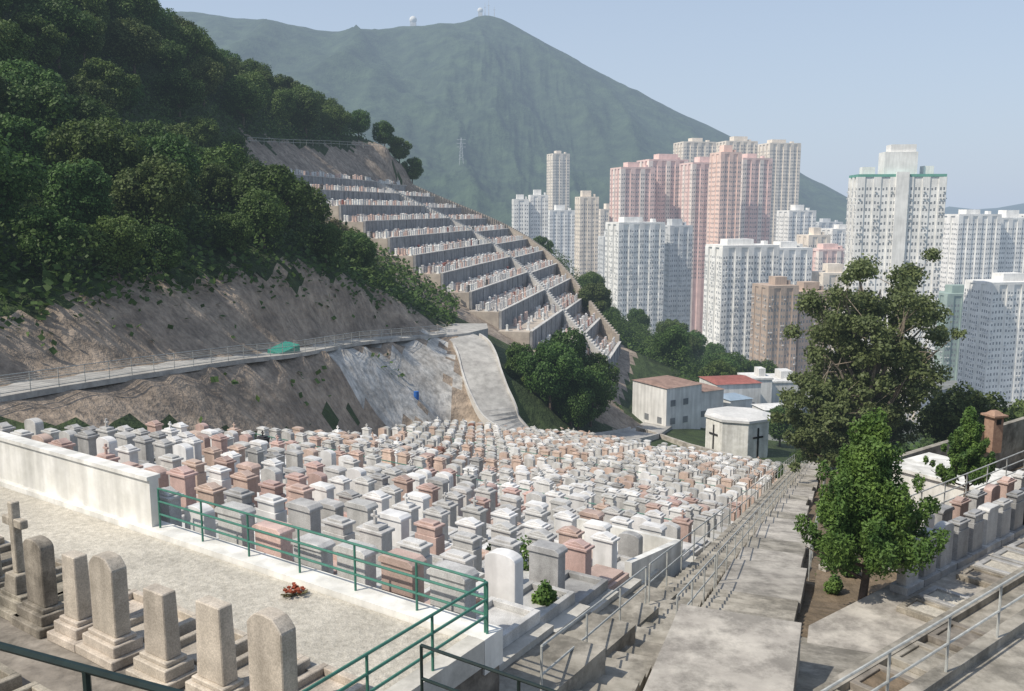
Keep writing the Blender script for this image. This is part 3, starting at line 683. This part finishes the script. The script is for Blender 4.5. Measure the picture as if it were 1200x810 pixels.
for n_,box,ok,sp,sd_ in((420,(-95,-5,42,232),okL,2.6,21),(620,(5,125,126,300),okV,2.7,22),(120,(34,105,62,140),okR,3.6,23)):
    P=scatter(n_,box,ok,sp,18000,sd_); Zt=T([p[0] for p in P],[p[1] for p in P])
    for (x,y),z in zip(P,Zt): q=r.uniform(1.0,2.1); lobes.append((x,y,z+r.uniform(.8,3.0),q*1.15,q*1.15,q))
V,Fq=cloud(lobes,220000,.15,r,1.,.35,.8,.8,cull=False)
ob('woodland_canopy',qmesh('woodland',V,Fq,leaf_a),kind='stuff',label='continuous green canopy of small trees and shrubs',cat='woodland')
r=np.random.default_rng(3); n_=120000; X=r.uniform(-95,0,n_);Y=r.uniform(38,235,n_)
uxs=np.interp(Y,[p[1] for p in U],[p[0] for p in U]); t=.213*X+.977*Y; s_=.977*X-.213*Y
ok=(X>-.7*Y-4)&((Y>118)|(X<uxs-.1+r.normal(size=n_)*.8))&~((s_>-82)&(t>145-1.9*np.clip((s_+72)/SK,0,11)))&~((Y>118)&(X>-8))
X=X[ok];Y=Y[ok]; Xv=r.uniform(5,122,46000);Yv=r.uniform(126,300,46000); tv=.213*Xv+.977*Yv; sv=.977*Xv-.213*Yv
okv=((sv>-4)|(tv>np.interp(np.clip((sv+72)/SK,0,11),range(NK),TBL)+2))&(Xv<.36*Yv+16)&(Yv>134+abs(Xv-30)*.25)
Xr=r.uniform(22,105,26000);Yr=r.uniform(50,140,26000); okr=(Xr>.42*Yr+1)&(Xr<.8*Yr)
X=np.concatenate([X,Xv[okv],Xr[okr]]);Y=np.concatenate([Y,Yv[okv],Yr[okr]])
Xw=r.uniform(-34,16,5000);Yw=r.uniform(40,132,5000); cl=np.array([noise.noise((a*.25,b*.25,4)) for a,b in zip(Xw,Yw)])
okw=(inpoly(Xw,Yw,rockpoly)|inpoly(Xw,Yw,[(4,112),(18,110),(22,124),(18,134),(8,130)]))&(cl>.27)&~inpoly(Xw,Yw,roadpoly)&~inpoly(Xw,Yw,dpoly)
Zg=np.concatenate([T(X,Y)+r.random(len(X))**1.5*1.8, T(Xw[okw],Yw[okw])+r.random(okw.sum())*.4+.1])
X=np.concatenate([X,Xw[okw]]);Y=np.concatenate([Y,Yw[okw]])
V,Fq=leafquads(np.stack([X,Y,Zg],1),r.normal(size=(len(X),3))*.6+np.array([.2,-.2,.8]),r.uniform(.13,.36,len(X)),1.,r)
ob('undergrowth',qmesh('undergrowth',V,Fq,leaf_u),kind='stuff',label='dense shrubs and undergrowth below the woodland',cat='undergrowth')

def gum(x,y,z,H,Rr,seed,label,leafn=16000,ls=.085,base=.45,per=8,qr=(.08,.16)):
    r=np.random.default_rng(seed); rd=random.Random(seed); e=ob('tree',None,loc=(x,y,z),label=label,cat='tree')
    mb=MB(); tr=H*.018; mb.tube([(0,0,-1),(.1,0,H*.18),(.0,.1,H*.34)],[tr*1.4,tr,tr*.9],9); lobes=[]
    for i in range(15):
        a=i*2.4+rd.uniform(-.3,.3); u=i/14; sp=Rr*(.42+.42*math.sin(math.pi*min(1,u*.85+.1)))*rd.uniform(.55,1.0); zt=H*(base+(.95-base)*u)
        p0=Vector((0,.1,H*(.2+.25*u)));p3=Vector((sp*math.cos(a),sp*math.sin(a),zt)); p1=p0.lerp(p3,.35)+Vector((0,0,-.3));p2=p0.lerp(p3,.7)+Vector((rd.uniform(-.3,.3),0,.3))
        mb.tube([p0,p1,p2,p3],[tr*.6,tr*.45,tr*.28,tr*.1],6)
        for j in range(per):
            c=p1.lerp(p3,.2+.85*rd.random())+Vector((rd.gauss(0,1)*Rr*.19,rd.gauss(0,1)*Rr*.19,rd.gauss(0,1)*H*.05+.3))
            q=Rr*rd.uniform(*qr); lobes.append((*c,q*1.15,q*1.15,q*.9)); mb.tube([p2.lerp(p3,rd.random()),c],[tr*.12,tr*.04],4)
    ob('trunk',mb.mesh('trunk',bark_p),parent=e)
    V,Fq=cloud(lobes,leafn,ls,r,1.5,.3,1.1,.1,cull=False); ob('crown',qmesh('crown',V,Fq,leaf_g),parent=e)
gum(24.8,60,-19,15.8,5.7,14,'tall open-crowned gum tree with several pale limbs',leafn=44000,per=9,qr=(.08,.165))
gum(21.0,58,-18.5,7.2,3.1,8,'smaller bushy tree beside the tall gum tree',leafn=20000,base=.3,qr=(.1,.19))
gum(28.5,70,-22,9.5,4.2,9,'rounded leafy tree behind the stairs',leafn=24000,base=.3,qr=(.1,.2))
def juniper(x,y,z,H,Rr,seed,label,n=26000,ls=.055,trunk=.2,nl=70):
    r=np.random.default_rng(seed); e=ob('tree',None,loc=(x,y,z),label=label,cat='tree'); lobes=[]
    mb=MB(); mb.tube([(.05,0,-.4),(0,0,H*.12),(.08,0,H*.3),(0,0,H*.8)],[H*.030,H*.022,H*.018,H*.005],8)
    ncl=max(16,nl//6)
    for i in range(ncl):
        u=(i+.5)/ncl; a=i*2.4+r.uniform(-.5,.5); prof=min(1,(u+.45)/.5)**.5*(1-max(0,u-.04)/.96)**1.0
        R0=Rr*.80*prof*r.uniform(.68,1.2)+.02; z0=H*(trunk+(1-trunk)*u*.88)+r.uniform(-.08,.08)
        mb.tube([(0,0,z0-.25*Rr),(R0*.6*math.cos(a),R0*.6*math.sin(a),z0-.1),(R0*math.cos(a),R0*math.sin(a),z0+.2)],[H*.009,H*.006,H*.002],5)
        for j in range(6):
            v=j/5; rr=R0*(.45+.65*v)+r.normal()*.05*Rr; aa=a+r.normal()*.14/max(.2,prof); q=Rr*.115*(1.25-.65*v)*r.uniform(.75,1.25)
            lobes.append((rr*math.cos(aa),rr*math.sin(aa),z0+(.1+.9*v*v)*Rr*.42*(1.0-.4*u)+r.normal()*.04,q,q,q*1.6))
    for i in range(6): 
        u=i/6; q=Rr*.34*(1-u)**.9; lobes.append((0,0,H*(trunk+.12+(1-trunk)*u*.85),q,q,H*.06))
    lobes.append((0,0,H*.96,Rr*.07,Rr*.07,H*.06))
    V,Fq=cloud(lobes,n,ls,r,2.0,.1,.9,.5,cull=False); ob('crown',qmesh('crown',V,Fq,leaf_j),parent=e)
    ob('trunk',mb.mesh('trunk',bark),parent=e)
juniper(8.6,20.6,-10.3,5.3,2.0,4,'bushy bright green juniper tree growing beside the ramp',n=88000,ls=.025,trunk=.33,nl=215)
juniper(17.6,33.2,-12.0,4.4,1.4,5,'small conical juniper tree beyond the railing',n=34000,ls=.034,trunk=.36,nl=130)
for x,y,s in((24.5,78,2.6),(26.5,80,2.4)): juniper(x,y,T1(x,y),s,.7,6,'small conical conifer by the stairs',n=6000,ls=.06)
sl=[(-3.6,6.4,.9),(-5.4,7.9,.8),(-1.6,4.1,.5),(-14,12.9,.5),(-22,16,.6),(-18,30,.8),(-9,5.1,.5)]
pts=[(*F(d,n),fr(n),s,'small green shrub growing between headstones') for d,n,s in sl]
for l,w,s in((11,2.8,.35),(14,2.6,.3),(16,2.7,.4),(19,2.6,.4),(22,2.7,.5)): pts.append((*S(l,w),zs(l)-.2,s,'small weedy shrub in the soil strip'))
for q,m,s in((20.9,12.2,.5),(22.3,12.5,.6),(24,12.7,.5),(27,12.7,.6),(30,12.6,.6)): pts.append((*Q(q,m),-10.25,s,'small green shrub on the side terrace'))
for x,y,z,s,lb in pts:
    e=ob('shrub',None,loc=(x,y,z),label=lb,cat='shrub',group='shrubs between the graves')
    V,Fq=cloud([(0,0,s*.55,s*.3,s*.3,s*.5),(.1,.1,s*.4,s*.28,s*.25,s*.35),(-.12,.05,s*.35,s*.25,s*.25,s*.3)],1300,.035,rng); ob('foliage',qmesh('f',V,Fq,leaf_j),parent=e)
    mb=MB(); mb.tube([(0,0,0),(0,0,s*.5)],[.03,.01],5); ob('stem',mb.mesh('st',bark),parent=e)

# ------------------------------------------------------------------ chapel and houses
def chapel(x,y,z):
    e=ob('chapel',None,loc=(x,y,z),rz=-.32,label='white octagonal chapel with tall dark crosses on its walls',cat='chapel'); r=4.1
    oc=[(r*math.cos(math.pi/8+i*math.pi/4),r*math.sin(math.pi/8+i*math.pi/4)) for i in range(8)]
    mb=MB(); mb.prism(oc,-1,5.1); ob('wall',mb.mesh('w',white_p),parent=e)
    mb=MB(); o2=[(a*1.05,b*1.05) for a,b in oc]; mb.prism(o2,5.1,5.4); V=[(a*1.0,b*1.0,5.4) for a,b in oc]+[(a*.8,b*.8,5.62) for a,b in oc]; mb.add(V,[(i,(i+1)%8,8+(i+1)%8,8+i) for i in range(8)]+[tuple(range(8,16))]); ob('roof',mb.mesh('w',M('roof_pale',(.66,.65,.62),(.56,.55,.53),2)),parent=e)
    for i in range(1,8,2):
        a=i*math.pi/4; d=r*math.cos(math.pi/8)+.04; cx_,cy_=d*math.cos(a),d*math.sin(a)
        mb=MB(); mb.box(cx_,cy_,.7,.08,.22,3.7,rot=a);mb.box(cx_+.001*math.cos(a),cy_,3.1,.1,1.6,.22,rot=a); ob('cross',mb.mesh('c',g_dark),parent=e)
chapel(28.7,110,-31.1)
def house(x,y,z,w,d,h,rz,roofm,wallm,label,gable=1.6):
    e=ob('house',None,loc=(x,y,z),rz=rz,label=label,cat='house'); mb=MB(); mb.box(0,0,-2.5,w,d,h+2.5); ob('wall',mb.mesh('w',wallm),parent=e)
    mb=MB()
    if gable: mb.add([(-w/2-.2,-d/2-.2,h),(w/2+.2,-d/2-.2,h),(w/2+.2,d/2+.2,h),(-w/2-.2,d/2+.2,h),(-w/2+1,0,h+gable),(w/2-1,0,h+gable)],[(0,1,5,4),(1,2,5),(2,3,4,5),(3,0,4),(3,2,1,0)])
    else: mb.box(0,0,h,w+.3,d+.3,.3); mb.box(w*.2,0,h+.3,w*.3,d*.4,1.3)
    ob('roof',mb.mesh('r',roofm),parent=e)
    for i in range(int(w//2.4)):
        for fl in range(max(1,int(h//2.8))):
            mb=MB(); mb.box(-w/2+1.2+i*2.4,-d/2-.02,1.0+fl*2.6,.9,.06,.9); ob('window',mb.mesh('wi',glass),parent=e)
    for i in range(int(d//2.8)):
        mb=MB(); mb.box(-w/2-.02,-d/2+1.4+i*2.8,1.0,.06,.9,.9); ob('window',mb.mesh('wi',glass),parent=e)
rt=M('roof_tile_brown',(.36,.24,.19),(.27,.18,.145),1.5,stain=.3); rd_=M('roof_red',(.36,.13,.11),(.25,.095,.075),1.5); wp2=M('white_render',(.74,.73,.70),(.64,.63,.60),.6,streak=.15); bl_=M('roof_blue_grey',(.30,.38,.46),(.24,.31,.38),1.5)
house(22.6,127,-31.2,6.6,7.5,6.3,.55,rt,wp2,'white boxy house with a low brown roof',.4)
house(27.8,130.5,-31.2,5.0,6,4.8,.5,rt,wp2,'white annexe with a low brown roof',.4)
house(35.5,142,-32.5,7.5,7,5,.2,rd_,wp2,'white house with a dark red roof',.6)
house(46,152,-34.5,7,7,5.2,.1,wp2,wp2,'white flat-roofed house by the trees',0)
house(41,147,-33.5,4,5,5.5,.1,wp2,wp2,'small white house with a flat roof',0)
house(52,160,-36,9,7,4.5,.1,rd_,wp2,'low house with a red roof near the trees',.6)
house(34,134,-32,4,4.5,3.4,.4,bl_,wp2,'small white hut with a blue-grey roof',.4)
house(38.5,128,-32,4.5,4,3.2,.2,wp2,wp2,'small low white hut beside the chapel',.3)
wallrun([(16.5,114,-29.3),(22,106,-29.6),(27,101,-29.8),(32.5,97,-29.8)],.4,1.0,conc_l,'curved pale parapet wall beside the chapel road',base=2)
mb=MB(); tarp=M('green_tarp',(.03,.30,.22),(.02,.20,.15),3); mb.prism([(-1.5,-.7),(1.5,-.7),(1.3,.7),(-1.4,.7)],0,[.2,.6,.9,.5]); ob('tarpaulin_cover',mb.mesh('t',tarp),loc=(-20.6,79,-12.85),rz=1.2,label='bright green tarpaulin over materials beside the road',cat='tarpaulin')
mb=MB(); mb.tube([(0,0,0),(0,0,.3),(0,0,.32),(0,0,.9)],[.28,.28,.3,.28],12); ob('barrel',mb.mesh('b',M('blue_plastic',(.03,.12,.4),(.02,.1,.3),3)),loc=(-10.3,93.5,T1(-10.3,93.5)),label='blue plastic barrel standing on the sprayed slope',cat='barrel')

# ------------------------------------------------------------------ city
def tower(cx,cy,w,d,ztop,rz,mat,label,zb=-86,bay=3.5,fh=2.8,alt=None,trim=None,core=True):
    e=ob('apartment_tower',None,loc=(cx,cy,zb),rz=rz,label=label,cat='apartment tower'); H=ztop-zb; mb=MB(); win=[]; aw=[]
    mb.box(0,0,0,w*.94,d*.94,H)
    nb=max(2,int(round(w/bay))); nd=max(2,int(round(d/bay))); nb+=(nb+1)%2; nd+=(nd+1)%2
    def side(L,off,ax,sg,nbk):
        bw=L/nbk
        for i in range(nbk):
            c=-L/2+(i+.5)*bw; pr=(i%2==0)
            if pr:
                th=.035*max(w,d)+.2; mm=1 if (alt and i%4==0) else 0
                if ax==0: mb.box(c,sg*(off-th/2),0,bw*.92,th,H-.01*i,mm)
                else: mb.box(sg*(off-th/2),c,0,th,bw*.92,H-.01*i,mm)
            dep=off+.02 if pr else (d if ax==0 else w)*.47+.02
            k=int((H-2)//fh)
            for j,(ww,sh) in enumerate(((bw*.20,-.2),(bw*.20,.2))):
                for fl in range(max(0,int((H-75)//fh)) if H>95 else 0,k):
                    z=1.2+fl*fh; hh=1.2 if (i+j)%3 else .85
                    if ax==0: win.append((c+sh*bw,sg*dep,z,ww,0,hh))
                    else: win.append((sg*dep,c+sh*bw,z,0,ww,hh))
                    if pr and rng.random()<.35:
                        o_=sg*(dep+.3)
                        if ax==0: aw.append((c+sh*bw,o_,z-.75,.7,.5,.45))
                        else: aw.append((o_,c+sh*bw,z-.75,.5,.7,.45))
    side(w,d/2,0,-1,nb);side(w,d/2,0,1,nb);side(d,w/2,1,-1,nd);side(d,w/2,1,1,nd)
    ob('wall',mb.mesh('w',[mat,alt or mat]),parent=e)
    A=np.array(win); n=len(win); hx=A[:,3]/2;hy=A[:,4]/2
    V=np.stack([np.stack([A[:,0]-hx,A[:,1]-hy,A[:,2]],1),np.stack([A[:,0]+hx,A[:,1]+hy,A[:,2]],1),np.stack([A[:,0]+hx,A[:,1]+hy,A[:,2]+A[:,5]],1),np.stack([A[:,0]-hx,A[:,1]-hy,A[:,2]+A[:,5]],1)],1).reshape(-1,3)
    ob('window',qmesh('win',V,np.arange(4*n).reshape(n,4),glass),parent=e,kind='stuff')
    if cy<520 and aw:
        mb=MB()
        for q in aw: mb.box(*q)
        ob('air_conditioner',mb.mesh('ac',cG),parent=e,kind='stuff')
    mb=MB(); mb.box(0,0,H,w*.99,d*.99,1.1)
    if core: mb.box(w*rng.uniform(-.1,.1),0,H+1.1,w*rng.uniform(.28,.5),d*.4,rng.uniform(2.5,4.5)); mb.box(w*.36,-d*.1,H+1.1,w*.08,d*.15,1.8)
    ob('roof',mb.mesh('r',trim or mat),parent=e)
    return e
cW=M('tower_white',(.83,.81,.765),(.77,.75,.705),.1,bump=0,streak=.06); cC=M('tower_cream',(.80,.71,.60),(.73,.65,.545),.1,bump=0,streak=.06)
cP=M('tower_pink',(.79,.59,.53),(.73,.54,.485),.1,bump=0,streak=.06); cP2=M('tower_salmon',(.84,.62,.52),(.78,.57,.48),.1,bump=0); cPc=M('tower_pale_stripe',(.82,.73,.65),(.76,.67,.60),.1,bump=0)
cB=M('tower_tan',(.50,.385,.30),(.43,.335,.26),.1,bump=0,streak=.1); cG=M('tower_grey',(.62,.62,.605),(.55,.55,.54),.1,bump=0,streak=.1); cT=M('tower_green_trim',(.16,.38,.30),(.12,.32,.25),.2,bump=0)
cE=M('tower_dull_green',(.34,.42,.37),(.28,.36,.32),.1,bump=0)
pk='tall pink housing tower with many window bays'
B=[(46,900,18,18,53,.3,cC,'slender beige residential tower in the valley'),
(6,650,11,14,6,.1,cW,'white mid-rise apartment block'),(19,655,13,14,9,.1,cW,'white mid-rise apartment block'),
(40,750,22,18,-2,.2,cW,'white slab apartment block'),(62,760,20,18,-5,.2,cW,'white slab apartment block'),(80,750,18,18,-1,.2,cC,'cream apartment block in the valley'),
(50,600,13,13,7,.2,cC,'slim cream residential tower in the valley'),
(80,600,24,20,26,.25,cP,pk),(103,620,29,22,32,.25,cP,pk),(125,600,21,20,29,.25,cP,pk),
(131,555,14,15,33,.25,cP2,'tall salmon-coloured slender residential tower'),(154,585,21,20,31,.25,cP,pk),
(153,760,29,22,54,.2,cC,'very tall cream tower behind pink towers'),(193,780,29,22,56,.2,cC,'very tall cream tower behind pink towers'),(224,760,28,22,53,.2,cC,'very tall cream tower behind pink towers'),
(66,480,27,18,-8,.3,cW,'white ribbed apartment tower in the valley'),(91,500,14,16,-10,.3,cG,'pale grey apartment tower in the valley'),
(111,430,30,18,-18,.25,cW,'white apartment tower with wide facade'),(143,470,24,18,-21,.25,cW,'white apartment tower in the valley'),
(113,380,14,15,-33,.2,cB,'tan brown apartment building in the valley'),(129,386,15,15,-36,.2,cB,'tan brown apartment building in the valley'),
(203,640,21,18,-2,.2,cW,'white apartment tower in the valley'),(189,560,15,15,-17,.2,cC,'cream apartment building in the valley'),(219,600,18,16,-14,.2,cW,'white apartment building in the valley'),(184,520,20,16,-24,.2,cP,'pinkish mid-rise building in the valley'),(170,470,18,16,-34,.1,cC,'cream mid-rise building in the valley'),
(226,450,19,16,-43,.1,cE,'dull green industrial block in the valley'),(222,400,26,18,-33,.2,cW,'white residential tower in the valley'),(252,410,24,18,-33,.2,cW,'white residential tower in the valley'),
(156,352,14,12,-60,.1,cC,'low cream building at valley floor'),(139,350,14,12,-62,.1,cP2,'low pinkish building at valley floor'),
(60,560,9,12,-18,.2,cG,'dark grey mid-rise building in the valley')]
for i in range(4): B.append((266+i*28,520+i*9,27,18,-4-i%2*2,.15,cW,'white slab residential tower in a long row'))
for i in range(3): B.append((310+i*34,640+i*9,28,18,-12,.15,cC,'pale residential tower in a distant row'))
for i in range(6): B.append((150+i*34,880+i*6,26,18,-25+ (i*7)%12,.15,[cW,cC,cG][i%3],'distant pale apartment block in the valley'))
for b in B: tower(*b[:5],b[5],b[6],b[7],alt=cPc if b[6] is cP else None)
main=tower(160,375,35,15,13,-.12,cW,'large white apartment tower with green roof trim and stair core',trim=cT,bay=3.5,core=False)
mb=MB(); mb.box(0,0,100.2,13,9,9);mb.box(0,-7.8,0,5,1.4,101);mb.box(1,0,109.2,10,7,3);mb.box(-12,0,100.2,5,5,3);mb.box(12,1,100.2,4,5,3.4); ob('stair_core',mb.mesh('c',cW),parent=main)
# ------------------------------------------------------------------ hilltop installations
def dome(x,y,z,r,label):
    e=ob('radar_dome',None,loc=(x,y,z),label=label,cat='radar dome'); mb=MB()
    bm=bmesh.new(); bmesh.ops.create_uvsphere(bm,u_segments=20,v_segments=12,radius=r); me=bpy.data.meshes.new('d'); bm.to_mesh(me); bm.free(); me.materials.append(cW); ob('dome',me,loc=(0,0,r*1.3),parent=e)
    mb.box(0,0,-r*2,r*1.5,r*1.5,r*2.6); ob('base',mb.mesh('b',cG),parent=e)
dome(-212,1985,gz(-212,1998)+1,8,'white spherical radar dome on a hilltop base'); dome(-68,1990,gz(-68,2000)+1,6,'small white radar dome on the summit')
for x,h in((-58,24),(-50,30),(-38,20)):
    mb=MB(); mb.box(0,0,-12,2.2,2.2,h+12,top=.25);mb.box(0,0,h*.6,5,.8,.8); ob('radio_mast',mb.mesh('m',cG),loc=(x,1990,gz(x,2000)),label='slender radio mast on the mountain summit',cat='radio mast',group='radio masts on the summit')
mb=MB(); 
for a,b in((-5,-5),(5,-5),(5,5),(-5,5)): mb.tube([(a,b,-30),(a*.15,b*.15,42)],.26,4)
for h in(24,31,38): mb.tube([(-9,0,h),(9,0,h)],.26,4)
for h in range(0,40,7):
    k=1-h/48; mb.tube([(-5*k,-5*k,h),(5*k,-5*k,h)],.15,4); mb.tube([(-5*k,-5*k,h),(5*k*.85,-5*k*.85,h+7)],.15,4); mb.tube([(5*k,-5*k,h),(-5*k*.85,-5*k*.85,h+7)],.15,4)
ob('pylon',mb.mesh('p',cG),loc=(-70,1250,gz(-70,1250)),label='lattice electricity pylon on the mountain slope',cat='pylon',sc_=.7)

# ------------------------------------------------------------------ light and camera
az=Vector((-.84,-.45)).normalized(); el=math.radians(50)
sd=Vector((az.x*math.cos(el),az.y*math.cos(el),math.sin(el)))
L=bpy.data.lights.new('sun','SUN'); L.energy=4.3; L.angle=math.radians(.5); L.color=(1,.93,.82)
so=bpy.data.objects.new('sun',L); COL.objects.link(so); so.rotation_euler=sd.to_track_quat('Z','Y').to_euler(); so.location=(0,0,50)
w=bpy.data.worlds.new('World'); sc.world=w; w.use_nodes=True; nt=w.node_tree
sky=nt.nodes.new('ShaderNodeTexSky'); sky.sky_type='NISHITA'; sky.sun_disc=False; sky.sun_elevation=el; sky.sun_rotation=math.atan2(az.x,az.y)
sky.air_density=1.0; sky.dust_density=1.2; sky.ozone_density=1.0; sky.altitude=100
bg=nt.nodes['Background']; bg.inputs['Strength'].default_value=.15
tc=nt.nodes.new('ShaderNodeTexCoord'); sx=nt.nodes.new('ShaderNodeSeparateXYZ'); nt.links.new(tc.outputs['Generated'],sx.inputs[0])
mr=nt.nodes.new('ShaderNodeMapRange'); mr.inputs['From Min'].default_value=0; mr.inputs['From Max'].default_value=.42; mr.inputs['To Min'].default_value=.95; mr.inputs['To Max'].default_value=.40
nt.links.new(sx.outputs['Z'],mr.inputs['Value'])
mx=nt.nodes.new('ShaderNodeMixRGB'); mx.inputs['Color2'].default_value=(3.45,4.05,4.95,1)
nt.links.new(mr.outputs['Result'],mx.inputs['Fac']); nt.links.new(sky.outputs[0],mx.inputs['Color1']); nt.links.new(mx.outputs[0],bg.inputs['Color'])
cam=bpy.data.cameras.new('camera'); co=bpy.data.objects.new('camera',cam); COL.objects.link(co)
cam.sensor_width=36; cam.lens=31.17; cam.clip_end=60000; cam.clip_start=.1
co.location=(0,0,0); co.rotation_euler=(math.radians(90-8.75),0,0); sc.camera=co
print('trees',ntree,'places',len(places),'cp',len(cp))
